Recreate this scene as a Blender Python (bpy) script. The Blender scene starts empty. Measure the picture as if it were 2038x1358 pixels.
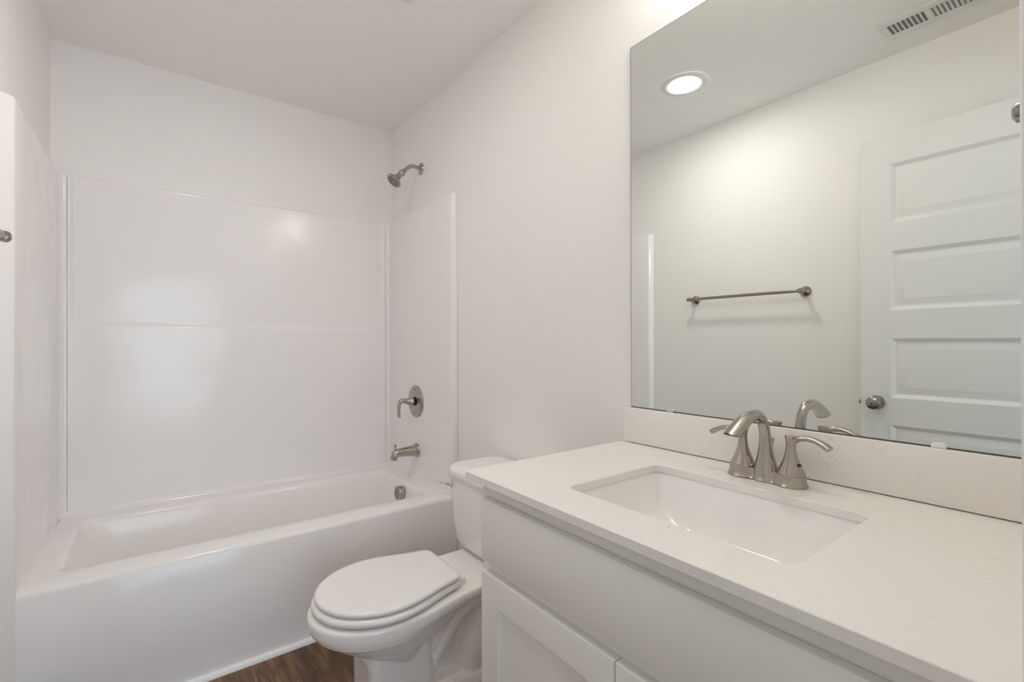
import bpy, bmesh, math, random
from mathutils import Vector, Matrix
random.seed(7)
PI = math.pi
sc = bpy.context.scene
COL = sc.collection

# ------------------------------------------------------------------ camera
W, H, YB, YF, ZC = 1.524, 2.4872, 2.7776, 0.0308, 0.8845; HY = -2.35      # room width, ceiling, back wall, front wall face, counter top
cam_d = bpy.data.cameras.new('camera'); cam = bpy.data.objects.new('camera', cam_d); COL.objects.link(cam)
yaw, pit, rol = math.radians(36.9591), math.radians(.1374), math.radians(-.1361)
F = Vector((math.sin(yaw)*math.cos(pit), math.cos(yaw)*math.cos(pit), math.sin(pit)))
R = Vector((math.cos(yaw), -math.sin(yaw), 0)); U = R.cross(F)
R2 = R*math.cos(rol)+U*math.sin(rol); U2 = -R*math.sin(rol)+U*math.cos(rol)
M = Matrix((R2, U2, -F)).transposed().to_4x4(); M.translation = Vector((.3622, 0, 1.1865))
cam.matrix_world = M
cam_d.sensor_width = 36; cam_d.lens = 36*938.536/2038
cam_d.shift_x = .00018; cam_d.shift_y = .00056; cam_d.clip_start = .01
sc.camera = cam
# ------------------------------------------------------------------ world, exposure, light
wd = bpy.data.worlds.new('world'); sc.world = wd; wd.use_nodes = True
wd.node_tree.nodes['Background'].inputs[0].default_value = (.75, .85, 1, 1)
wd.node_tree.nodes['Background'].inputs[1].default_value = 1.0
sc.view_settings.view_transform = 'Standard'; sc.view_settings.look = 'None'
sc.view_settings.exposure = 0.06; sc.view_settings.gamma = 1.0; sc.view_settings.use_curve_mapping = False
sc.cycles.max_bounces = 16; sc.cycles.diffuse_bounces = 11; sc.cycles.glossy_bounces = 8; sc.cycles.transmission_bounces = 8
sc.cycles.use_denoising = True; sc.cycles.use_adaptive_sampling = True; sc.cycles.adaptive_threshold = .015; sc.cycles.caustics_reflective = True; sc.cycles.sample_clamp_indirect = 6
SUN_E, LENS_E, SHADE_E = 34.0, 101.0, 18.0
al = bpy.data.lights.new('window_daylight', 'AREA'); al.shape = 'RECTANGLE'; al.size = 2.0; al.size_y = 1.8
al.energy = SUN_E; al.color = (.66, .82, 1)
alo = bpy.data.objects.new('window_daylight', al); COL.objects.link(alo)
alo.location = (.55, HY-.03, 1.10); alo.rotation_euler = (PI/2, 0, 0)       # fills the window of the room outside the door, shining in

# ------------------------------------------------------------------ materials
def nodes(m):
    m.use_nodes = True
    return m.node_tree, m.node_tree.nodes['Principled BSDF']
def mat(name, col, rough=.5, metal=0, spec=.5, coat=0, bump=None, bscale=50, emis=None, estr=0, detail=3, rvar=0):
    m = bpy.data.materials.new(name); nt, b = nodes(m)
    b.inputs['Base Color'].default_value = (*col, 1); b.inputs['Roughness'].default_value = rough
    b.inputs['Metallic'].default_value = metal; b.inputs['Specular IOR Level'].default_value = spec
    b.inputs['Coat Weight'].default_value = coat; b.inputs['Coat Roughness'].default_value = .04
    if emis: b.inputs['Emission Color'].default_value = (*emis, 1); b.inputs['Emission Strength'].default_value = estr
    if bump or rvar:
        tc = nt.nodes.new('ShaderNodeTexCoord'); n = nt.nodes.new('ShaderNodeTexNoise')
        n.inputs['Scale'].default_value = bscale; n.inputs['Detail'].default_value = detail
        nt.links.new(tc.outputs['Object'], n.inputs['Vector'])
        if bump:
            bp = nt.nodes.new('ShaderNodeBump'); bp.inputs['Strength'].default_value = bump[0]; bp.inputs['Distance'].default_value = bump[1]
            nt.links.new(n.outputs['Fac'], bp.inputs['Height']); nt.links.new(bp.outputs['Normal'], b.inputs['Normal'])
        if rvar:
            mr = nt.nodes.new('ShaderNodeMapRange'); mr.inputs['To Min'].default_value = rough-rvar; mr.inputs['To Max'].default_value = rough+rvar
            nt.links.new(n.outputs['Fac'], mr.inputs['Value']); nt.links.new(mr.outputs['Result'], b.inputs['Roughness'])
    return m
PAINT = mat('wall_paint', (.885, .865, .845), .55, spec=.3, bump=(.12, .002), bscale=220)
CEIL = mat('ceiling_paint', (.90, .89, .872), .8, spec=.2, bump=(.35, .003), bscale=130)
TRIM = mat('trim_paint', (.89, .885, .88), .35)
DOORP = mat('door_paint', (.80, .79, .765), .4, bump=(.08, .001), bscale=260)
GEL = mat('white_gelcoat', (.885, .865, .855), .155, spec=.45, bump=(.22, .02), bscale=4.5, detail=1)
PORC = mat('toilet_porcelain', (.89, .865, .845), .08, spec=.6)
SEAT = mat('seat_plastic', (.87, .86, .84), .16)
SINKM = mat('sink_porcelain', (.91, .895, .88), .07, spec=.6)
CAB = mat('cabinet_paint', (.82, .805, .75), .42, spec=.4)
NICK = mat('brushed_nickel', (.455, .41, .365), .23, metal=1, rvar=.06, bscale=90)
NICKD = mat('dark_nickel', (.36, .33, .30), .22, metal=1)
CHROME = mat('chrome', (.75, .75, .75), .08, metal=1)
DARK = mat('dark_gap', (.03, .028, .026), .6)
MIRR = mat('mirror_glass', (.885, .92, .89), .0, metal=1)
MEDGE = mat('mirror_edge', (.10, .12, .11), .25)  # dark reflection of the polished bevel, put into the base colour
CLEAR = mat('clip_plastic', (.80, .80, .80), .2)
LENS = mat('lamp_lens', (1, 1, 1), .5, emis=(1, .972, .93), estr=LENS_E)
SHADE = mat('frosted_shade', (1, .97, .92), .4, emis=(1, .962, .91), estr=SHADE_E)
VENTM = mat('vent_enamel', (.78, .775, .75), .4)
DUCT = mat('duct_dark', (.26, .26, .25), .7)
SCREEN = mat('window_bright', (.9, .9, .9), .3)

def quartz():
    m = bpy.data.materials.new('white_quartz'); nt, b = nodes(m); N = nt.nodes; L = nt.links
    b.inputs['Roughness'].default_value = .22
    tc = N.new('ShaderNodeTexCoord')
    n1 = N.new('ShaderNodeTexNoise'); n1.inputs['Scale'].default_value = 38; n1.inputs['Detail'].default_value = 6; n1.inputs['Distortion'].default_value = 1.2
    n2 = N.new('ShaderNodeTexNoise'); n2.inputs['Scale'].default_value = 19; n2.inputs['Detail'].default_value = 2
    n3 = N.new('ShaderNodeTexNoise'); n3.inputs['Scale'].default_value = 170; n3.inputs['Detail'].default_value = 2
    for n in (n1, n2, n3): L.new(tc.outputs['Object'], n.inputs['Vector'])
    r1 = N.new('ShaderNodeValToRGB'); e = r1.color_ramp.elements
    e[0].position = .485; e[0].color = (0, 0, 0, 1); e[1].position = .515; e[1].color = (0, 0, 0, 1)
    k = r1.color_ramp.elements.new(.5); k.color = (1, 1, 1, 1)
    r2 = N.new('ShaderNodeMapRange'); r2.inputs['From Min'].default_value = .60; r2.inputs['From Max'].default_value = .68
    r3 = N.new('ShaderNodeMapRange'); r3.inputs['From Min'].default_value = .70; r3.inputs['From Max'].default_value = .76
    L.new(n1.outputs['Fac'], r1.inputs['Fac']); L.new(n2.outputs['Fac'], r2.inputs['Value']); L.new(n3.outputs['Fac'], r3.inputs['Value'])
    mu = N.new('ShaderNodeMath'); mu.operation = 'MULTIPLY'; L.new(r1.outputs['Color'], mu.inputs[0]); L.new(r2.outputs['Result'], mu.inputs[1])
    ad = N.new('ShaderNodeMath'); ad.operation = 'MULTIPLY_ADD'; ad.inputs[1].default_value = .35; ad.use_clamp = True
    L.new(r3.outputs['Result'], ad.inputs[0]); L.new(mu.outputs[0], ad.inputs[2])
    mx = N.new('ShaderNodeMix'); mx.data_type = 'RGBA'; mx.inputs['A'].default_value = (.86, .83, .795, 1); mx.inputs['B'].default_value = (.64, .58, .52, 1)
    sm = N.new('ShaderNodeMath'); sm.operation = 'MULTIPLY'; sm.inputs[1].default_value = .7; L.new(ad.outputs[0], sm.inputs[0])
    L.new(sm.outputs[0], mx.inputs['Factor']); L.new(mx.outputs['Result'], b.inputs['Base Color'])
    return m
QUARTZ = quartz()
def planks():
    m = bpy.data.materials.new('wood_planks'); nt, b = nodes(m); N = nt.nodes; L = nt.links
    tc = N.new('ShaderNodeTexCoord'); sp = N.new('ShaderNodeSeparateXYZ'); L.new(tc.outputs['Object'], sp.inputs[0])
    def mth(op, a, c=None, d=None):
        n = N.new('ShaderNodeMath'); n.operation = op
        for i, v in enumerate((a, c, d)):
            if v is None: continue
            if isinstance(v, (int, float)): n.inputs[i].default_value = v
            else: L.new(v, n.inputs[i])
        return n.outputs[0]
    px = mth('DIVIDE', mth('SUBTRACT', sp.outputs['X'], .02), .15); ix = mth('FLOOR', px); fx = mth('FRACT', px)
    wn = N.new('ShaderNodeTexWhiteNoise'); wn.noise_dimensions = '1D'; L.new(ix, wn.inputs['W'])
    py = mth('ADD', mth('DIVIDE', sp.outputs['Y'], 1.2), mth('MULTIPLY', wn.outputs['Value'], 7.3)); iy = mth('FLOOR', py); fy = mth('FRACT', py)
    wn2 = N.new('ShaderNodeTexWhiteNoise'); wn2.noise_dimensions = '2D'; cb = N.new('ShaderNodeCombineXYZ')
    L.new(ix, cb.inputs[0]); L.new(iy, cb.inputs[1]); L.new(cb.outputs[0], wn2.inputs['Vector'])
    cv = N.new('ShaderNodeCombineXYZ'); L.new(mth('MULTIPLY', sp.outputs['X'], 9), cv.inputs[0]); L.new(mth('MULTIPLY', sp.outputs['Y'], 1.6), cv.inputs[1]); L.new(mth('MULTIPLY', wn2.outputs['Value'], 40), cv.inputs[2])
    g = N.new('ShaderNodeTexNoise'); g.inputs['Scale'].default_value = 1.5; g.inputs['Detail'].default_value = 8; g.inputs['Distortion'].default_value = 2.4; L.new(cv.outputs[0], g.inputs['Vector'])
    cv2 = N.new('ShaderNodeCombineXYZ'); L.new(mth('MULTIPLY', sp.outputs['X'], 130), cv2.inputs[0]); L.new(mth('MULTIPLY', sp.outputs['Y'], 7), cv2.inputs[1]); L.new(mth('MULTIPLY', wn2.outputs['Value'], 40), cv2.inputs[2])
    g2 = N.new('ShaderNodeTexNoise'); g2.inputs['Scale'].default_value = 1.4; g2.inputs['Detail'].default_value = 3; L.new(cv2.outputs[0], g2.inputs['Vector'])
    t = mth('ADD', mth('MULTIPLY', g.outputs['Fac'], .75), mth('ADD', mth('MULTIPLY', g2.outputs['Fac'], .3), mth('MULTIPLY', wn2.outputs['Value'], .16)))
    cr = N.new('ShaderNodeValToRGB'); e = cr.color_ramp.elements
    e[0].position = .40; e[0].color = (.060, .032, .019, 1); e[1].position = .82; e[1].color = (.31, .175, .095, 1)
    k = e.new(.60); k.color = (.145, .076, .040, 1)
    L.new(t, cr.inputs['Fac'])
    seam = mth('MULTIPLY', mth('COMPARE', fx, 0, .010), .5)
    mx = N.new('ShaderNodeMix'); mx.data_type = 'RGBA'; mx.inputs['B'].default_value = (.04, .022, .012, 1)
    L.new(seam, mx.inputs['Factor']); L.new(cr.outputs['Color'], mx.inputs['A']); L.new(mx.outputs['Result'], b.inputs['Base Color'])
    b.inputs['Roughness'].default_value = .45
    bp = N.new('ShaderNodeBump'); bp.inputs['Strength'].default_value = .15; bp.inputs['Distance'].default_value = .001
    L.new(g2.outputs['Fac'], bp.inputs['Height']); L.new(bp.outputs['Normal'], b.inputs['Normal'])
    return m
WOOD = planks()

# ------------------------------------------------------------------ mesh helpers
def obj(name, bm, m, parent=None, ang=35, loc=None):
    bmesh.ops.recalc_face_normals(bm, faces=bm.faces)
    me = bpy.data.meshes.new(name); bm.to_mesh(me); bm.free()
    for p in me.polygons: p.use_smooth = True
    me.set_sharp_from_angle(angle=math.radians(ang))
    for k in (m if isinstance(m, (list, tuple)) else [m]): me.materials.append(k)
    o = bpy.data.objects.new(name, me); COL.objects.link(o)
    if parent: o.parent = parent; o.matrix_parent_inverse = Matrix.Translation(-Vector(parent.location))
    return o
def tag(o, label, cat, group=None, kind=None):
    o['label'] = label; o['category'] = cat
    if group: o['group'] = group
    if kind: o['kind'] = kind
    return o
def thing(name, label, cat, loc, group=None):
    o = bpy.data.objects.new(name, None); COL.objects.link(o); o.location = loc; o.empty_display_size = .05
    bpy.context.view_layer.update()
    return tag(o, label, cat, group)
def B(): return bmesh.new()
def box(bm, x0, x1, y0, y1, z0, z1, bev=0, seg=2):
    r = bmesh.ops.create_cube(bm, size=1)
    for v in r['verts']:
        v.co = Vector((x0+(v.co.x+.5)*(x1-x0), y0+(v.co.y+.5)*(y1-y0), z0+(v.co.z+.5)*(z1-z0)))
    if bev:
        ed = list({e for v in r['verts'] for e in v.link_edges})
        bmesh.ops.bevel(bm, geom=ed, offset=bev, segments=seg, profile=.5, affect='EDGES')
    return bm
def loft(bm, loops, cap0=True, cap1=True, closed=True):
    rows = [[bm.verts.new(p) for p in lp] for lp in loops]; n = len(rows[0])
    for a, c in zip(rows, rows[1:]):
        for i in range(n if closed else n-1):
            j = (i+1) % n
            bm.faces.new((a[i], a[j], c[j], c[i]))
    if cap0: bm.faces.new(rows[0][::-1])
    if cap1: bm.faces.new(rows[-1])
    return rows
def rrect(x0, x1, y0, y1, r, z, n=6):
    pts = []
    for cx, cy, a in ((x1-r, y1-r, 0), (x0+r, y1-r, 90), (x0+r, y0+r, 180), (x1-r, y0+r, 270)):
        for k in range(n+1):
            t = math.radians(a+90*k/n); pts.append((cx+r*math.cos(t), cy+r*math.sin(t), z))
    return pts
def lathe(bm, prof, n=32, origin=(0, 0, 0), axis=(0, 0, 1), cap0=True, cap1=True):
    q = Vector((0, 0, 1)).rotation_difference(Vector(axis).normalized()); o = Vector(origin)
    loops = [[o+q @ Vector((r*math.cos(2*PI*i/n), r*math.sin(2*PI*i/n), z)) for i in range(n)] for r, z in prof]
    loft(bm, loops, cap0, cap1)
def smooth_path(pts, sub=8):
    # Catmull-Rom through tuples of any length
    out = []; P = [pts[0]]+list(pts)+[pts[-1]]
    for i in range(1, len(P)-2):
        for k in range(sub):
            t = k/sub
            out.append(tuple(.5*(2*b+(c-a)*t+(2*a-5*b+4*c-d)*t*t+(3*b-a-3*c+d)*t**3) for a, b, c, d in zip(P[i-1], P[i], P[i+1], P[i+2])))
    out.append(tuple(pts[-1])); return out
def tube(bm, pts, n=20, up=(0, 1, 0), sub=8, caps=True, cut=None):
    # pts: (x, y, z, r_side, r_up); the side axis stays near `up`
    P = smooth_path(pts, sub); loops = []
    for i, p in enumerate(P):
        a = Vector(P[max(i-1, 0)][:3]); c = Vector(P[min(i+1, len(P)-1)][:3]); t = (c-a).normalized()
        s = Vector(up)-t*Vector(up).dot(t); s.normalize(); w = t.cross(s)
        loops.append([Vector(p[:3])+s*p[3]*math.cos(2*PI*k/n)+w*p[4]*math.sin(2*PI*k/n) for k in range(n)])
    if cut:                                    # (point, normal): the tube is sheared off along this plane
        c0, nn = Vector(cut[0]), Vector(cut[1]).normalized(); d = (Vector(P[-1][:3])-Vector(P[-2][:3])).normalized()
        for lp in loops[-sub-6:]:
            for i, p in enumerate(lp):
                k = (p-c0).dot(nn)
                if k > 0 or lp is loops[-1]: lp[i] = p-d*(k/d.dot(nn))
    loft(bm, loops, caps, caps)
def struct(name, bm, m, label, cat, ang=35):
    return tag(obj(name, bm, m, None, ang), label, cat, kind='structure')
def extrude_profile(bm, prof, x0, x1):       # profile in (y, z), swept along x
    loft(bm, [[(x0, y, z) for y, z in prof], [(x1, y, z) for y, z in prof]])

# ------------------------------------------------------------------ the room
T = .10
bm = B(); box(bm, -1.4, 2.5, HY-.1, YB+T, -.08, 0); struct('floor', bm, WOOD, 'brown wood plank floor in front of the white tub', 'floor')
bm = B(); box(bm, -1.4, 2.5, HY-.1, YB+T, H, H+.08); struct('ceiling', bm, CEIL, 'lightly textured off white ceiling', 'ceiling')
bm = B(); box(bm, -T, W+T, YB, YB+T, 0, H); struct('wall_back', bm, PAINT, 'off white wall above the tub surround back panel', 'wall')
bm = B(); box(bm, W, W+T, -.07, YB, 0, H); struct('wall_right', bm, PAINT, 'off white wall behind the mirror, toilet and shower head', 'wall')
bm = B(); box(bm, -T, 0, -.07, YB, 0, H); struct('wall_left', bm, PAINT, 'off white wall carrying the towel bar, seen in the mirror', 'wall')
DX0, DX1, DZ = .055, .78, 2.115                # door opening
bm = B()
box(bm, 0, DX0-.02, -.07, YF, 0, H); box(bm, DX1+.02, W, -.07, YF, 0, H); box(bm, DX0-.02, DX1+.02, -.07, YF, DZ+.02, H)
struct('wall_front', bm, PAINT, 'off white wall with the doorway the picture is taken from', 'wall')
# jamb lining and casing of the doorway
bm = B()
box(bm, DX1, DX1+.02, -.075, YF+.001, 0, DZ+.02, .002); box(bm, DX0-.02, DX0, -.075, YF+.001, 0, DZ+.02, .002); box(bm, DX0, DX1, -.075, YF+.001, DZ, DZ+.02, .002)
struct('trim_1', bm, TRIM, 'white door jamb at the right edge of the picture', 'door frame')
bm = B()
box(bm, DX1+.006, DX1+.064, YF, YF+.013, 0, DZ+.066, .004); box(bm, 0.002, DX0-.006, YF, YF+.013, 0, DZ+.066, .004); box(bm, DX0-.006, DX1+.006, YF, YF+.013, DZ+.006, DZ+.066, .004)
struct('trim_2', bm, TRIM, 'white casing around the doorway beside the vanity', 'door casing')
# the room outside the door, with a window
WX0, WX1, WZ0, WZ1 = -.45, 1.55, .20, 2.0
bm = B(); box(bm, -1.4, WX0, HY-.1, HY, 0, H); box(bm, WX1, 2.5, HY-.1, HY, 0, H); box(bm, WX0, WX1, HY-.1, HY, 0, WZ0); box(bm, WX0, WX1, HY-.1, HY, WZ1, H)
struct('wall_outer', bm, PAINT, 'off white wall with a window facing the bathroom door from outside', 'wall')
bm = B(); box(bm, -1.4, -1.3, HY, -.07, 0, H); struct('wall_outer_left', bm, PAINT, 'off white side wall outside the bathroom door', 'wall')
bm = B(); box(bm, 2.4, 2.5, HY, -.07, 0, H); struct('wall_outer_right', bm, PAINT, 'off white end wall outside the bathroom door', 'wall')
bm = B(); box(bm, -1.3, -T, -.07, 0, 0, H); box(bm, W+T, 2.4, -.07, 0, 0, H); struct('wall_outer_front', bm, PAINT, 'off white wall beside the bathroom outside its door', 'wall')
bm = B()
for a, c, z0, z1 in ((WX0, WX0+.05, WZ0, WZ1), (WX1-.05, WX1, WZ0, WZ1), (WX0+.05, WX1-.05, WZ0, WZ0+.05), (WX0+.05, WX1-.05, WZ1-.05, WZ1), (.53, .57, WZ0+.05, WZ1-.05)):
    box(bm, a, c, HY-.09, HY-.05, z0, z1)
struct('window_1', bm, TRIM, 'white sash window outside the bathroom door', 'window')
bm = B(); box(bm, 0, .014, .83, 1.93, 0, .09, .003); struct('baseboard_left', bm, TRIM, 'white baseboard along the towel bar wall', 'baseboard')
bm = B(); box(bm, W-.014, W, .96, 1.975, 0, .09, .003); struct('baseboard_right', bm, TRIM, 'white baseboard behind the toilet', 'baseboard')

# ------------------------------------------------------------------ the open door, leaning back along the left wall
def make_door():
    x0, x1, y0, y1, z0, z1 = .063, .0978, .056, .764, .012, 2.100
    d = thing('door_1', 'open white door with stacked raised panels, seen in the mirror', 'door', (.08, .06, 0)); d['kind'] = 'structure'
    yl, yr = .165, .654
    rows = [(.20, .441), (.562, .822), (.941, 1.201), (1.325, 1.585), (1.708, 1.968)]
    bm = B()
    box(bm, x0, x1-.012, y0, y1, z0, z1)
    box(bm, x1-.012, x1, y0, yl, z0, z1); box(bm, x1-.012, x1, yr, y1, z0, z1)
    zz = [z0]+[v for r in rows for v in r]+[z1]
    for a, c in zip(zz[0::2], zz[1::2]): box(bm, x1-.012, x1, yl, yr, a, c)
    obj('stiles_and_rails', bm, DOORP, d)
    for a, c in rows:
        bm = B(); prof = [(0, 0), (.004, -.002), (.009, -.006), (.017, -.010), (.022, -.0105), (.024, -.010), (.048, -.003), (.05, -.003)]
        loft(bm, [[(x1+dx+.0002, yl+i if k in (0, 3) else yr-i, a+i if k in (0, 1) else c-i) for k in range(4)] for i, dx in prof], False, True)
        obj('panel', bm, DOORP, d, 20)
    bm = B(); kx = x1
    lathe(bm, [(.031, 0), (.031, .003), (.029, .006), (.014, .009), (.0115, .018), (.012, .030), (.020, .035), (.0265, .043), (.0285, .052), (.0265, .060), (.019, .066), (.008, .0685), (.001, .069)], 36, (kx, .704, .917), (1, 0, 0))
    k = obj('door_knob', bm, NICKD, d)
    bm = B(); lathe(bm, [(.0028, 0), (.0028, .002), (.001, .0025)], 12, (kx+.0688, .704, .917), (1, 0, 0)); obj('keyhole', bm, DARK, k)
    bm = B(); box(bm, .070, .090, .763, .775, .904, .922, .002); obj('latch_bolt', bm, NICKD, d)
    for z in (.25, 1.05, 1.85):
        bm = B(); lathe(bm, [(.006, -.045), (.006, .045)], 12, (.103, .053, z)); obj('hinge', bm, NICK, d)
make_door()

# ------------------------------------------------------------------ tub and surround, one white unit
TX0, TX1, TY, ZR, ZT, ZL = .0305, W-.0305, 1.9803, .448, 1.912, 1.262
def make_tub():
    u = thing('tub_shower_unit', 'white one-piece bathtub with glossy moulded wall surround', 'bathtub', (W/2, 2.37, 0))
    bm = B(); g = .002
    lo = [rrect(g, W-g, TY+.004, YB-g, .006, 0), rrect(g, W-g, TY+.004, YB-g, .006, .09), rrect(g, W-g, TY, YB-g, .006, .12), rrect(g, W-g, TY, YB-g, .006, ZR-.016),
          rrect(g, W-g, TY+.0045, YB-g, .008, ZR-.005), rrect(g, W-g, TY+.014, YB-g, .01, ZR)]
    X0, X1, Y0, Y1 = .108, 1.418, 2.103, 2.645
    for e, zz, r in ((-.012, 0, .05), (-.004, -.003, .055), (.003, -.011, .06), (.007, -.024, .06)):
        lo.append(rrect(X0+e, X1-e, Y0+e, Y1-e, r, ZR+zz))
    for fx0, fx1, fy, zz, r in ((.05, .018, .02, -.10, .09), (.11, .034, .035, -.20, .11), (.17, .05, .05, -.285, .12), (.21, .075, .075, -.325, .12), (.27, .12, .12, -.345, .12), (.40, .3, .2, -.35, .07)):
        lo.append(rrect(X0+fx0, X1-fx1, Y0+fy, Y1-fy, r, ZR+zz))
    loft(bm, lo, True, True)
    obj('bathtub', bm, GEL, u, 50)
    # left and right walls with a front flange and a rounded inside corner
    rc, yb = .022, 2.738
    def side(sg, name):
        X = (lambda x: W-x) if sg > 0 else (lambda x: x)
        pl = [(.0015, TY), (.020, TY), (.026, TY+.0015), (.0295, TY+.006), (.0305, TY+.013)]
        pl += [(.0305, y) for y in (2.1, 2.25, 2.4, 2.55, yb-rc)]
        for k in range(1, 9):
            t = k/8*PI/2; pl.append((.0305+rc-rc*math.cos(t), yb-rc+rc*math.sin(t)))
        pl.append((.0305+rc+.005, yb))
        bk = [(.0305+rc+.005, YB-.001), (.0015, YB-.001)]
        full = pl+bk
        bm = B()
        zs = [ZR-.001, ZR+.004, ZR+.012, ZR+.03, ZL, ZT-.012, ZT-.004, ZT]
        off = [-.012, -.005, -.001, 0, 0, 0, .0015, .006]
        loops = []
        for z, of in zip(zs, off):
            lp = []
            for i, (x, y) in enumerate(full):
                if 3 <= i < len(pl): 
                    nx = x-of if y < yb-rc+.001 else x-of*.7; ny = y+of*(0 if y < yb-rc else 1)
                    if of < 0 and i < 5: nx = x
                    lp.append((X(nx), ny, z))
                else: lp.append((X(x), y, z))
            loops.append(lp)
        loft(bm, loops, True, True)
        obj('side_panel', bm, GEL, u, 50)
    side(-1, 'l'); side(1, 'r')
    bm = B(); pf = [(.0008, TY-.022), (.003, TY-.024), (.0265, TY-.0055), (.0295, TY-.001), (.0305, TY+.004), (.0008, TY+.004)]
    loft(bm, [[(x, y, z) for x, y in pf] for z in (.020, ZT-.004)]+[[(x*.9+.0001, y+.003, ZT) for x, y in pf]]); obj('edge_flange', bm, GEL, u, 40)
    # back wall: lower half forward, upper half a recessed field with a rounded shelf edge below it
    bx0, bx1 = .0305+rc+.004, W-.0305-rc-.004
    def sd(x, z):
        cx, hx = (bx0+bx1)/2, (bx1-bx0)/2-.004; r = .045
        qx = abs(x-cx)-hx+r; qz = (ZL-z)+r
        return math.hypot(max(qx, 0), max(qz, 0))+min(max(qx, qz), 0)-r
    def sstep(a, b, v):
        t = min(max((v-a)/(b-a), 0), 1); return t*t*(3-2*t)
    def axis(a, b, dense, n):
        s = set(round(a+(b-a)*i/n, 5) for i in range(n+1))
        for c, w, k in dense: s |= set(round(c-w+2*w*i/k, 5) for i in range(k+1))
        return sorted(v for v in s if a <= v <= b)
    xs = axis(bx0, bx1, [(bx0+.035, .035, 26), (bx1-.035, .035, 26)], 30)
    zs = axis(ZR-.002, ZT, [(ZL+.02, .05, 36), (ZR+.015, .018, 8), (ZT-.006, .006, 4)], 24)
    bm = B(); loops = []
    for z in zs:
        row = []
        for x in xs:
            y = yb+.012*(1-sstep(-.022, .0, sd(x, z)))
            if z < ZR+.022: y -= .014*((ZR+.022-z)/.024)**2
            if z > ZT-.008: y += .008*((z-ZT+.008)/.008)**2
            row.append((x, y, z))
        loops.append(row)
    loops.append([(x, YB-.001, ZT) for x in xs])
    loft(bm, loops, False, False, closed=False)
    obj('back_panel', bm, GEL, u, 60)
make_tub()
bm = B(); pr = [(TY+.003, 0), (TY+.003, .019)]+[(TY+.003-.017*math.sin(k/6*PI/2), .019*math.cos(k/6*PI/2)) for k in range(1, 7)]
extrude_profile(bm, pr, .034, W-.016); struct('trim_3', bm, TRIM, 'white quarter round trim along the floor at the tub front', 'trim')

# overflow cover in the tub
def make_overflow():
    o = thing('overflow_cover', 'brushed nickel slotted overflow cover inside the tub end', 'drain cover', (1.40, 2.355, .39))
    bm = B(); ax = Vector((-1, 0, .10)).normalized()
    lathe(bm, [(.034, -.002), (.036, 0), (.036, .022), (.0345, .025), (.030, .0255)], 40, (1.3985, 2.355, .392), ax)
    c = obj('cover_cap', bm, NICK, o)
    q = Vector((0, 0, 1)).rotation_difference(ax)
    bm = B()
    for k in range(-3, 4):
        h = math.sqrt(max(.029**2-(k*.008)**2, 0)); r = bmesh.ops.create_cube(bm, size=1)
        for v in r['verts']:
            a = .5; p = Vector((v.co.x*2*h, v.co.y*.0027+k*.008, 0)); p = Matrix.Rotation(math.radians(55), 3, 'Z') @ p
            p.z = .0245+.0012*(v.co.z+.5); v.co = Vector((1.3985, 2.355, .392))+q @ p
    obj('slots', bm, DARK, o)
make_overflow()

# shower head, valve and spout on the right panel
def make_shower_head():
    y = 2.369
    o = thing('shower_fixture', 'brushed nickel shower head on a bent arm high on the wall', 'shower head', (W, y, 2.143))
    bm = B(); lathe(bm, [(.032, .0005), (.032, .003), (.029, .007), (.014, .011), (.011, .012)], 36, (W, y, 2.143), (-1, 0, 0)); obj('wall_flange', bm, NICK, o)
    bm = B(); tube(bm, [(W-.004, y, 2.143, .0105, .0105), (1.495, y, 2.1475, .0105, .0105), (1.462, y, 2.1445, .0105, .0105), (1.438, y, 2.126, .0105, .0105), (1.415, y, 2.103, .0105, .0105)], 18, (0, 1, 0)); obj('shower_arm', bm, NICK, o)
    ax = Vector((-.66, 0, -.75)).normalized(); P = Vector((1.418, y, 2.106))
    bm = B(); lathe(bm, [(.0105, -.004), (.013, 0), (.0165, .005), (.0185, .012), (.0175, .020), (.0135, .025), (.0125, .027)], 32, P, ax); obj('swivel_nut', bm, NICK, o)
    bm = B(); lathe(bm, [(.0125, .025), (.0150, .028), (.0150, .031), (.0165, .045), (.021, .058), (.030, .066), (.039, .072), (.0415, .077), (.0415, .083), (.0385, .087), (.036, .0865), (.034, .084), (.001, .084)], 40, P, ax); s = obj('spray_bell', bm, NICK, o)
    q = Vector((0, 0, 1)).rotation_difference(ax); bm = B()
    for rr, n in ((.010, 6), (.019, 12), (.028, 18)):
        for k in range(n):
            t = 2*PI*k/n; lathe(bm, [(.0022, .083), (.0018, .0865)], 8, P+q @ Vector((rr*math.cos(t), rr*math.sin(t), 0)), ax)
    obj('nozzles', bm, DARK, s)
make_shower_head()
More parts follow.
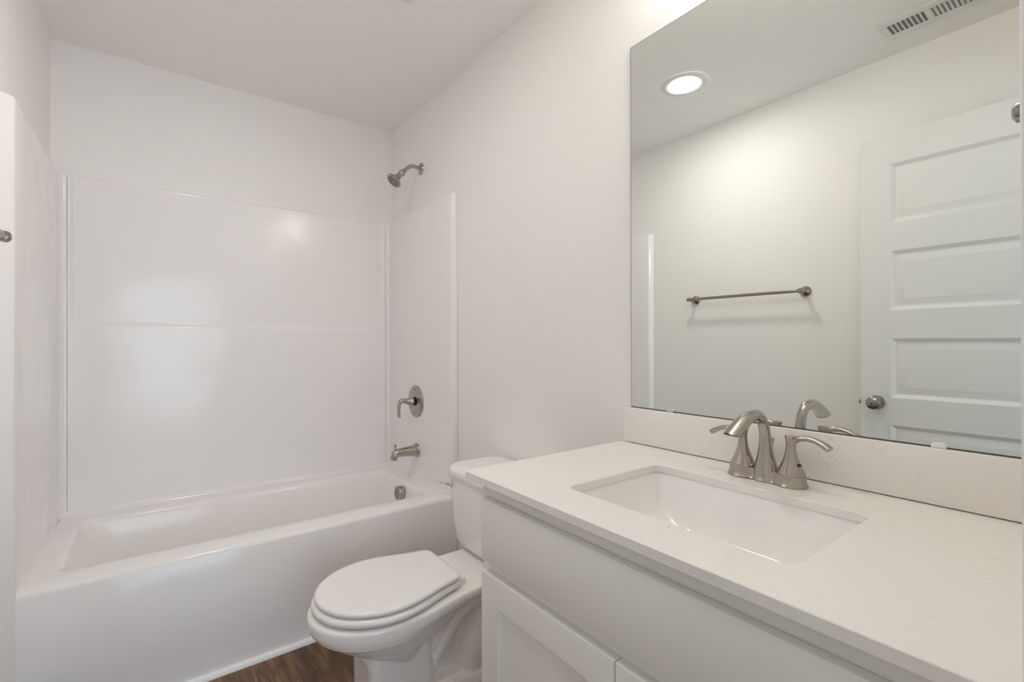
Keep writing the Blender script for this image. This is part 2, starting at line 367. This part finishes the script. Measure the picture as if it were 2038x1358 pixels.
def make_valve():
    y, z = 2.373, .868
    o = thing('shower_valve', 'brushed nickel shower valve plate with hooked lever handle', 'shower valve', (TX1, y, z))
    bm = B(); lathe(bm, [(.087, .0003), (.0875, .004), (.085, .0075), (.078, .0095), (.050, .013), (.030, .0155), (.026, .016)], 56, (TX1, y, z), (-1, 0, 0)); p = obj('escutcheon', bm, NICK, o)
    for zz in (.066, -.066):
        bm = B(); lathe(bm, [(.004, .0095), (.004, .0125), (.003, .013)], 12, (TX1, y, z+zz), (-1, 0, 0)); obj('screw', bm, NICKD, p)
    bm = B(); lathe(bm, [(.021, .014), (.021, .030)], 32, (TX1, y, z), (-1, 0, 0)); obj('hub_collar', bm, DARK, o)
    bm = B()
    tube(bm, [(TX1-.027, y, z+.001, .027, .027), (TX1-.040, y, z+.002, .022, .022), (TX1-.055, y, z+.004, .0165, .0165), (TX1-.073, y, z+.0075, .0130, .0130), (TX1-.086, y, z+.008, .0125, .012),
              (TX1-.0965, y, z-.002, .0125, .0095), (TX1-.101, y, z-.022, .0115, .0085), (TX1-.102, y, z-.050, .0115, .0075), (TX1-.0985, y, z-.078, .014, .0065)], 22, (0, 1, 0))
    obj('lever', bm, NICK, o)
make_valve()
def make_spout():
    y, z = 2.362, .603
    o = thing('tub_spout', 'brushed nickel tub spout with pull-up diverter knob below the valve', 'tub spout', (TX1, y, z))
    bm = B(); lathe(bm, [(.0375, .0003), (.0375, .006), (.035, .011), (.030, .013)], 40, (TX1, y, z), (-1, 0, 0)); obj('wall_flange', bm, NICK, o)
    bm = B()
    tube(bm, [(TX1-.008, y, z, .031, .031), (TX1-.04, y, z+.0005, .0275, .028), (TX1-.075, y, z+.001, .0245, .0245), (TX1-.103, y, z+.001, .0225, .0225), (TX1-.122, y, z-.003, .0215, .0225), (TX1-.1315, y, z-.016, .0205, .0195), (TX1-.134, y, z-.034, .0195, .018)], 26, (0, 1, 0))
    obj('spout_body', bm, NICK, o)
    bm = B(); lathe(bm, [(.0035, 0), (.0035, .018), (.006, .020), (.0085, .023), (.0085, .026), (.005, .029), (.001, .0295)], 18, (TX1-.126, y, z+.016)); obj('diverter_knob', bm, NICK, o)
make_spout()

# ------------------------------------------------------------------ toilet
def make_toilet():
    yc = 1.445
    t = thing('toilet', 'white two-piece toilet with closed lid between tub and vanity', 'toilet', (1.15, yc, 0))
    def egg(xf, xm, hw, xb, hb, rb, z, n=14, e=2.0):
        half = []
        for k in range(n+1):
            a = PI/2*k/n; half.append((xm-(xm-xf)*math.cos(a)**(2/e), hw*math.sin(a)**(2/e)))
        for k in range(1, 9):
            s = k/8; half.append((xm+(xb-rb-xm)*s, hw+(hb-hw)*(s*s*(3-2*s)*.6+.4*s*s)))
        for k in range(1, 7):
            a = PI/2*k/6; half.append((xb-rb+rb*math.sin(a), hb-rb+rb*math.cos(a)))
        return [(x, yc+w, z) for x, w in half]+[(x, yc-w, z) for x, w in half[::-1][:-1]]
    # bowl, pedestal, trapway and foot grown together
    bm = B()
    lo = []
    for xf, xm, hw, xb, hb, z in ((1.00, 1.03, .05, 1.08, .05, .10), (.935, .985, .088, 1.09, .06, .20), (.870, .965, .116, 1.10, .07, .242), (.815, .945, .142, 1.125, .092, .268), (.765, .935, .163, 1.145, .105, .30), (.739, .93, .1735, 1.16, .114, .322), (.727, .927, .1785, 1.165, .117, .327),
                                  (.718, .925, .1815, 1.19, .122, .340), (.712, .925, .184, 1.24, .138, .352), (.711, .925, .1845, 1.24, .143, .366), (.711, .925, .1845, 1.24, .143, .378), (.715, .925, .1815, 1.24, .141, .384), (.722, .925, .175, 1.24, .138, .387)):
        lo.append(egg(xf, xm, hw, xb, hb, .03, z))
    loft(bm, lo)
    loft(bm, [rrect(1.10, 1.49, yc-.128, yc+.128, .05, .345), rrect(1.08, 1.495, yc-.138, yc+.138, .05, .352), rrect(1.08, 1.495, yc-.142, yc+.142, .05, .362), rrect(1.08, 1.495, yc-.142, yc+.142, .05, .382), rrect(1.085, 1.49, yc-.137, yc+.137, .05, .387)])
    loft(bm, [rrect(.868, 1.080, yc-.100, yc+.100, .030, 0), rrect(.868, 1.080, yc-.097, yc+.097, .030, .02), rrect(.866, 1.075, yc-.094, yc+.094, .030, .10), rrect(.864, 1.068, yc-.094, yc+.094, .030, .22), rrect(.885, 1.06, yc-.088, yc+.088, .03, .28)])
    tube(bm, [(1.02, yc, .08, .078, .05), (1.075, yc, .140, .078, .045), (1.135, yc, .215, .078, .042), (1.19, yc, .275, .078, .042), (1.27, yc, .30, .078, .045)], 22, (0, 1, 0))
    tube(bm, [(1.29, yc, .32, .085, .05), (1.285, yc, .26, .09, .06), (1.262, yc, .19, .094, .07), (1.235, yc, .12, .096, .075), (1.22, yc, .02, .098, .08)], 22, (0, 1, 0))
    loft(bm, [rrect(1.0, 1.42, yc-.038, yc+.038, .03, .02), rrect(1.0, 1.44, yc-.038, yc+.038, .03, .35)])
    loft(bm, [rrect(1.0, 1.40, yc-.114, yc+.114, .05, 0), rrect(1.0, 1.40, yc-.112, yc+.112, .05, .050), rrect(1.0, 1.39, yc-.102, yc+.102, .05, .072), rrect(1.0, 1.38, yc-.080, yc+.080, .05, .09)])
    b = obj('bowl', bm, PORC, t, 180)
    rm = b.modifiers.new('union', 'REMESH'); rm.mode = 'VOXEL'; rm.voxel_size = .004; rm.use_smooth_shade = True
    sm = b.modifiers.new('soften', 'SMOOTH'); sm.factor = .5; sm.iterations = 4
    for s in (-1, 1):
        bm = B(); lathe(bm, [(.014, 0), (.014, .012), (.012, .018), (.006, .022), (.001, .0225)], 20, (1.13, yc+s*.095, .070)); obj('bolt_cap', bm, PORC, t)
    def pad(name, rows, m, a=50):
        bm = B(); loft(bm, [egg(.732+d-.008*w, .925, .1775-d+.006*w, 1.158-d, .128-d, .035-d*.5, z, 22) for d, z, w in rows]); return obj(name, bm, m, t, a)
    pad('seat', [(.012, .392, 1), (.004, .3935, 1), (0, .3985, 1), (-.001, .404, 1), (.001, .409, 1), (.006, .4135, 1), (.014, .415, 1)], SEAT)
    pad('seat_gap_shade', [(.017, .386, 0), (.017, .42, 0)], DARK)  # dark filler plate painting the shade in the gaps below seat and lid
    pad('lid', [(.010, .4185, 0), (.003, .4195, 0), (0, .423, 0), (0, .428, 0), (.002, .4315, 0), (.007, .4345, 0), (.016, .4365, 0), (.028, .4372, 0)], SEAT)
    for s in (-1, 1):
        bm = B(); loft(bm, [rrect(1.150, 1.185, yc+s*.075-.022, yc+s*.075+.022, .006, z) for z in (.386, .402)]+[rrect(1.152, 1.181, yc+s*.075-.019, yc+s*.075+.019, .006, .407)])
        obj('hinge', bm, SEAT, t)
    # tank
    bm = B(); xb = 1.507
    lo = [rrect(1.345, xb, yc-.150, yc+.150, .06, .388), rrect(1.318, xb, yc-.180, yc+.180, .065, .393), rrect(1.300, xb, yc-.196, yc+.196, .07, .405), rrect(1.291, xb, yc-.205, yc+.205, .07, .43), rrect(1.283, xb, yc-.2125, yc+.2125, .07, .50), rrect(1.277, xb, yc-.219, yc+.219, .07, .67)]
    loft(bm, lo); obj('tank', bm, PORC, t, 50)
    bm = B(); lo = []
    for d, z in ((.010, .671), (.002, .672), (0, .676), (0, .690), (.002, .698), (.007, .7045), (.016, .7085), (.04, .7105), (.06, .7105)):
        lo.append(rrect(1.266+d, xb+.003, yc-.2295+d, yc+.2295-d, .085-d*.6, z, 10))
    loft(bm, lo); obj('tank_lid', bm, PORC, t, 50)
    # lever on the tank face, toward the tub
    o_y = yc+.165
    bm = B(); lathe(bm, [(.013, 0), (.013, .008), (.010, .012), (.001, .013)], 20, (1.2815, o_y, .640), (-1, 0, 0)); h = obj('flush_lever', bm, CHROME, t)
    bm = B(); tube(bm, [(1.272, o_y, .640, .006, .005), (1.266, o_y+.012, .640, .007, .0055), (1.263, o_y+.04, .638, .007, .005), (1.263, o_y+.068, .635, .009, .005)], 12, (0, 0, 1)); obj('lever_arm', bm, CHROME, h)
make_toilet()

# ------------------------------------------------------------------ vanity
CY0, CY1 = YF+.002, .958                       # counter ends
FX = .954                                      # plane of the drawer and door fronts
def make_vanity():
    v = thing('vanity_cabinet', 'light grey painted vanity cabinet under the white counter', 'cabinet', (1.24, .5, 0))
    y0, y1, xb = CY0+.002, .925, W-.003
    xf = FX+.020
    bm = B()
    box(bm, xf+.018, xb, y1-.018, y1, .0, ZC-.0168); box(bm, xf+.018, xb, y0, y0+.018, 0, ZC-.0168); box(bm, xf+.06, xb, y0+.018, y1-.018, .10, .118); box(bm, xb-.008, xb, y0+.018, y1-.018, .1, .8)
    obj('carcass', bm, CAB, v)
    bm = B()
    for a in ((y0+.04, y1-.04, .8305, ZC-.0168), (y0+.04, y1-.04, .6645, .70), (y0, y0+.04, .10, ZC-.0168), (y1-.04, y1, .10, ZC-.0168), (y0+.04, y1-.04, .10, .14)):
        box(bm, xf-.0005, xf+.018, a[0], a[1], a[2], a[3])
    box(bm, xf+.05, xf+.066, y0+.018, y1-.018, 0, .10)
    obj('face_frame', bm, CAB, v)
    L, S, RR = .905, .5125, .121
    bm = B(); box(bm, FX, xf-.001, RR, L, .692, .8335, .0025, 2); obj('drawer_front', bm, CAB, v)
    def door(a, c, ky):
        bm = B(); z0, z1, w = .125, .6685, .064
        q = lambda i, x: [(x, y, z) for y, z in ((a+i, z0+i), (c-i, z0+i), (c-i, z1-i), (a+i, z1-i))]
        loft(bm, [q(w, xf-.001), q(0, xf-.001), q(0, FX+.003), q(.0008, FX+.0008), q(.003, FX), q(w-.0015, FX), q(w, FX+.0015), q(w, xf-.001)], False, False); bmesh.ops.remove_doubles(bm, verts=bm.verts, dist=1e-5)
        d = obj('door', bm, CAB, v)
        bm = B(); p = [(0, .003), (.004, .0065), (.006, .0065), (.0075, .009)]
        loft(bm, [[(FX+dx, (a+w+i if k in (0, 3) else c-w-i), (z0+w+i if k in (0, 1) else z1-w-i)) for k in range(4)] for i, dx in p], False, True)
        obj('door_panel', bm, CAB, d, 15)
        bm = B(); lathe(bm, [(.008, 0), (.0065, .004), (.006, .012), (.011, .018), (.0145, .022), (.0145, .025), (.010, .029), (.001, .030)], 24, (FX, ky, .590), (-1, 0, 0)); obj('knob', bm, NICKD, d)
    door(S+.0015, L, S+.032); door(RR, S-.0015, S-.032)
make_vanity()
SX0, SX1, SY0, SY1 = 1.046, 1.352, .280, .719    # sink cut-out
def make_counter():
    bm = B(); x0, x1 = W-.5804, W-.0015; zb = ZC-.0165; e = .0012
    lo = [rrect(SX0, SX1, SY0, SY1, .022, zb), rrect(x0, x1, CY0, CY1, .002, zb), rrect(x0, x1, CY0, CY1, .002, ZC-e), rrect(x0+e, x1, CY0, CY1-e, .002, ZC), rrect(SX0-e, SX1+e, SY0-e, SY1+e, .023, ZC), rrect(SX0, SX1, SY0, SY1, .022, ZC-e), rrect(SX0, SX1, SY0, SY1, .022, zb)]
    loft(bm, lo, False, False); bmesh.ops.remove_doubles(bm, verts=bm.verts, dist=1e-5)
    tag(obj('countertop', bm, QUARTZ, None, 30), 'white speckled quartz countertop with rectangular sink cutout', 'countertop')
    bm = B(); box(bm, W-.0205, W-.0012, CY0, .950, ZC+.0022, ZC+.1055, .0012)
    tag(obj('backsplash', bm, QUARTZ, None, 30), 'low white quartz backsplash strip below the mirror', 'backsplash')
make_counter()
def make_sink():
    s = thing('sink_basin', 'white rectangular undermount sink set below the counter cutout', 'sink', (1.2, .5, ZC-.17))
    zb = ZC-.0172; bm = B(); g = .004
    lo = [rrect(SX0-.022, SX1+.022, SY0-.022, SY1+.022, .04, zb-.009), rrect(SX0-.022, SX1+.022, SY0-.022, SY1+.022, .04, zb), rrect(SX0-g, SX1+g, SY0-g, SY1+g, .026, zb), rrect(SX0-g+.002, SX1+g-.002, SY0-g+.002, SY1+g-.002, .026, zb-.004)]
    for fy, fx, dz, r in ((.008, .006, .03, .028), (.028, .014, .065, .032), (.058, .024, .095, .036), (.085, .037, .112, .042), (.108, .056, .121, .048), (.135, .085, .126, .05), (.18, .13, .129, .02)):
        lo.append(rrect(SX0+fx, SX1-fx, SY0+fy, SY1-fy, min(r, (SX1-SX0)/2-fx-.001), zb-dz))
    loft(bm, lo, False, True); o = obj('bowl', bm, SINKM, s, 60)
    so = o.modifiers.new('wall', 'SOLIDIFY'); so.thickness = .008; so.offset = -1
    bm = B(); cx, cy, zz = (SX0+SX1)/2, (SY0+SY1)/2, zb-.129
    lathe(bm, [(.022, 0.0003), (.022, .002), (.019, .003), (.017, .0015), (.001, .0015)], 28, (cx, cy, zz)); obj('drain', bm, NICK, s)
make_sink()
def make_faucet():
    fx, fy = 1.430, .4925; z = ZC
    f = thing('faucet', 'brushed nickel two-handle centerset faucet behind the sink', 'faucet', (fx, fy, z))
    # three-lobed base
    def lobes(r1, r2, d, zz, n=72):
        pts = []
        for k in range(n):
            a = 2*PI*k/n; c, s = math.cos(a), math.sin(a)
            best = 0
            for cy, r in ((-d, r1), (0, r2), (d, r1)):
                bq = s*cy; disc = bq*bq-(cy*cy-r*r)
                if disc >= 0: best = max(best, bq+math.sqrt(disc))
            pts.append([c*best, s*best])
        for it in range(2):
            pts = [[(pts[i-1][q]+2*pts[i][q]+pts[(i+1) % n][q])/4 for q in (0, 1)] for i in range(n)]
        return [(fx+x, fy+y, zz) for x, y in pts]
    bm = B(); d = .0508
    loft(bm, [lobes(.0325, .0285, d, z+.0003), lobes(.033, .029, d, z+.003), lobes(.0310, .0270, d, z+.0065), lobes(.0295, .0255, d, z+.010), lobes(.0285, .0245, d, z+.0215), lobes(.0280, .0240, d, z+.023), lobes(.0268, .0228, d, z+.0235)])
    obj('base_plate', bm, NICK, f, 40)
    bm = B()
    tip, tn = Vector((fx-.142, fy, z+.1135)), Vector((-.27, 0, -.96)).normalized()
    tube(bm, [(fx, fy, z+.022, .0260, .0260), (fx-.0005, fy, z+.034, .0222, .0222), (fx-.001, fy, z+.055, .0168, .0168), (fx-.002, fy, z+.085, .0125, .0125), (fx-.008, fy, z+.115, .0112, .0112), (fx-.024, fy, z+.1375, .0110, .0110),
              (fx-.050, fy, z+.1475, .0125, .0120), (fx-.082, fy, z+.1430, .0140, .0135), (fx-.112, fy, z+.1300, .0155, .0150), (fx-.150, fy, z+.1080, .0170, .0165)], 28, (0, 1, 0), cut=(tip, tn))
    sp = obj('spout', bm, NICK, f, 40)
    bm = B(); q = Vector((0, 0, 1)).rotation_difference(tn)
    lp = lambda r, e: [tip+Vector((-.006, 0, .0015))+q @ Vector((r*1.35*math.cos(2*PI*k/24), r*math.sin(2*PI*k/24), e)) for k in range(24)]
    loft(bm, [lp(.0118, -.002), lp(.0118, .0004)]); obj('aerator', bm, DARK, sp)
    for s in (1, -1):
        hy = fy+s*d
        bm = B(); tube(bm, [(fx, hy, z+.0232, .0262, .0262), (fx, hy, z+.027, .0262, .0262), (fx, hy, z+.036, .0220, .0220), (fx, hy, z+.049, .0165, .0165), (fx, hy, z+.063, .0122, .0122), (fx, hy, z+.077, .0098, .0098), (fx, hy+s*.0008, z+.089, .0094, .0092)], 30, (1, 0, 0))
        lathe(bm, [(.0090, z+.086), (.0095, z+.094), (.0118, z+.1035), (.0112, z+.1045), (.001, z+.1045)], 30, (fx, hy, 0))
        h = obj('handle', bm, NICK, f, 40)
        bm = B()
        tube(bm, [(fx, hy+s*.001, z+.082, .0088, .0075), (fx, hy+s*.004, z+.092, .0095, .0080), (fx, hy+s*.014, z+.0995, .0105, .0065), (fx, hy+s*.028, z+.1030, .0105, .0060), (fx, hy+s*.044, z+.1015, .0105, .0056), (fx, hy+s*.059, z+.0960, .0118, .0058), (fx-.001, hy+s*.073, z+.0880, .0140, .0062)], 20, (1, 0, 0))
        obj('lever', bm, NICK, h, 40)
        if s < 0:
            bm = B(); lathe(bm, [(.0030, -.004), (.0030, .0022)], 14, (fx-.0042, hy-.0185, z+.046), (-.22, -.86, .46)); obj('set_screw', bm, DARK, h)
    bm = B(); lathe(bm, [(.0025, z+.02), (.0025, z+.075), (.005, z+.080), (.005, z+.088), (.001, z+.090)], 14, (fx+.027, fy, 0)); obj('lift_rod', bm, NICK, f)
make_faucet()

# ------------------------------------------------------------------ mirror
def make_mirror():
    y0, y1, z0, z1 = CY0+.02, .930, .9905, 2.086
    m = thing('wall_mirror', 'large frameless wall mirror resting on the backsplash', 'mirror', (W, .5, z0))
    xa, xb = W-.008, W-.002
    bm = B(); e = .0026; q = lambda i, x: [(x, y, z) for y, z in ((y0+i, z0+i), (y1-i, z0+i), (y1-i, z1-i), (y0+i, z1-i))]
    loft(bm, [q(0, xb), q(0, xa+.0012), q(e, xa)], True, True)
    o = obj('mirror_glass', bm, [MEDGE, MIRR], m, 10)
    for p in o.data.polygons: p.material_index = 1 if p.normal.x < -.99 else 0
    for y in (.792, .222):
        bm = B(); loft(bm, [rrect(xa-.005, xb, y-.011, y+.011, .002, z0-.0), rrect(xa-.005, xb, y-.011, y+.011, .002, z0+.006), rrect(xa-.0035, xb, y-.008, y+.008, .002, z0+.010)]); obj('clip', bm, CLEAR if y < .5 else CHROME, m)
make_mirror()

# ------------------------------------------------------------------ towel bar and towel ring
def make_towel_bar():
    z = 1.447; ya, yb = 1.030, 1.648
    t = thing('towel_bar', 'brushed nickel towel bar on the wall, seen in the mirror', 'towel bar', (0, (ya+yb)/2, z))
    bm = B(); lathe(bm, [(.0085, ya), (.0085, yb)], 20, (.066, 0, z), (0, 1, 0)); obj('bar', bm, NICKD, t)
    for y in (ya, yb):
        s = 1 if y > 1.3 else -1
        bm = B(); lathe(bm, [(.0275, .0005), (.0275, .004), (.0255, .009), (.017, .015), (.010, .022), (.0085, .034), (.0095, .050), (.0125, .058), (.0135, .066), (.0125, .074), (.008, .079), (.001, .080)], 32, (0, y, z), (1, 0, 0)); p = obj('post', bm, NICKD, t)
        bm = B(); lathe(bm, [(.011, 0), (.0125, .006), (.0115, .012), (.008, .017), (.012, .022), (.0125, .027), (.008, .032), (.001, .033)], 24, (.066, y-s*.012, z), (0, s, 0)); obj('finial', bm, NICKD, p)
make_towel_bar()
def make_towel_ring():
    x, z = 1.22, 1.472
    t = thing('towel_ring', 'brushed nickel towel ring peeking out behind the door frame', 'towel ring', (x, YF, z))
    bm = B(); lathe(bm, [(.026, .0005), (.026, .004), (.023, .009), (.011, .014), (.0085, .022), (.008, .036), (.009, .042), (.0125, .047), (.0135, .0535), (.012, .060), (.007, .0635), (.001, .064)], 32, (x, YF, z), (0, 1, 0)); obj('wall_post', bm, NICKD, t)
    bm = B(); n = 40; rr = .075
    loops = []
    for k in range(n):
        a = 2*PI*k/n; c = Vector((x+rr*math.sin(a), YF+.043, z-rr+.002+rr*math.cos(a))); rad = Vector((math.sin(a), 0, math.cos(a)))
        loops.append([c+rad*.004*math.cos(2*PI*j/10)+Vector((0, 1, 0))*.004*math.sin(2*PI*j/10) for j in range(10)])
    loops.append(loops[0]); loft(bm, loops, False, False); bmesh.ops.remove_doubles(bm, verts=bm.verts, dist=1e-5)
    obj('ring', bm, NICKD, t)
make_towel_ring()

# ------------------------------------------------------------------ ceiling fixtures and vanity light
def make_downlight():
    x, y = .548, 1.372
    d = thing('recessed_light', 'lit round recessed ceiling light, seen in the mirror', 'ceiling light', (x, y, H))
    bm = B(); lathe(bm, [(.112, -.0005), (.112, -.004), (.106, -.007), (.090, -.008), (.083, -.0075), (.079, -.006), (.076, -.004)], 56, (x, y, H), cap0=False, cap1=False); obj('trim_ring', bm, VENTM, d)
    bm = B(); lathe(bm, [(.0765, -.0005), (.0765, -.004), (.06, -.006), (.001, -.0065)], 48, (x, y, H)); obj('lens', bm, LENS, d)
make_downlight()
def make_vanity_light():
    y0, z = .50, 2.225
    v = thing('vanity_light', 'three-shade brushed nickel vanity light above the mirror', 'wall light', (W, y0, z))
    bm = B(); box(bm, W-.022, W-.001, y0-.27, y0+.27, z-.03, z+.03, .006); obj('back_plate', bm, NICK, v)
    for k in (-1, 0, 1):
        y = y0+k*.17
        bm = B(); tube(bm, [(W-.018, y, z, .008, .008), (W-.06, y, z-.012, .008, .008), (W-.095, y, z-.016, .008, .008), (W-.105, y, z-.006, .008, .008)], 14, (0, 1, 0)); a = obj('arm', bm, NICK, v)
        bm = B(); lathe(bm, [(.022, -.012), (.026, .004), (.022, .008)], 28, (W-.105, y, z)); obj('socket_cup', bm, NICK, a)
        bm = B(); lathe(bm, [(.022, .008), (.034, .016), (.045, .04), (.055, .09), (.050, .092), (.001, .094)], 32, (W-.105, y, z)); obj('glass_shade', bm, SHADE, a)
make_vanity_light()
def make_vent():
    x0, x1, y1, y0 = .150, .308, .645, .335
    v = thing('ceiling_vent', 'white ceiling register with two banks of slots, seen in the mirror', 'air vent', ((x0+x1)/2, (y0+y1)/2, H))
    sx0, sx1 = .184, .268
    b1 = (.500, .622); b2 = (.358, .487)
    bm = B(); t = .005
    box(bm, x0, sx0, y0, y1, H-t, H-.0005, .0015); box(bm, sx1, x1, y0, y1, H-t, H-.0005, .0015)
    for a, c in ((y0, b2[0]), (b2[1], b1[0]), (b1[1], y1)): box(bm, sx0, sx1, a, c, H-t, H-.0005)
    obj('frame', bm, VENTM, v)
    bm = B(); box(bm, sx0-.002, sx1+.002, b2[0], b1[1], H-.0012, H-.0004); obj('duct_opening', bm, DUCT, v)
    for (a, c), tilt in ((b1, 1), (b2, -1)):
        n = 8 if tilt > 0 else 9; p = (c-a)/n
        for k in range(n+1):
            y = a+p*k
            bm = B(); s = .0035*tilt
            vs = [(sx0, y-.0015-s*.3, H-.0045), (sx0, y+.0015-s*.3, H-.0045), (sx0, y+.0015+s*.9, H-.0013), (sx0, y-.0015+s*.9, H-.0013)]
            loft(bm, [vs, [(sx1, q[1], q[2]) for q in vs]]); obj('louver', bm, VENTM, v)
    bm = B(); lathe(bm, [(.005, -.0045), (.005, -.006), (.003, -.0068), (.001, -.007)], 14, (.215, .634, H)); obj('screw', bm, VENTM, v)
make_vent()
def make_fan():
    x0, x1, y0, y1 = .945, 1.135, 1.475, 1.665
    f = thing('exhaust_fan', 'white square exhaust fan grille, its corner at the top edge', 'exhaust fan', (1.04, 1.57, H))
    bm = B(); loft(bm, [rrect(x0, x1, y0, y1, .015, H-.0005), rrect(x0, x1, y0, y1, .015, H-.008), rrect(x0+.006, x1-.006, y0+.006, y1-.006, .012, H-.014), rrect(x0+.03, x1-.03, y0+.03, y1-.03, .01, H-.016)]); obj('grille_cover', bm, VENTM, f)
    for k in range(7):
        bm = B(); y = y0+.044+k*.017; box(bm, x0+.04, x1-.04, y, y+.005, H-.0165, H-.0155); obj('slot', bm, DUCT, f)
make_fan()
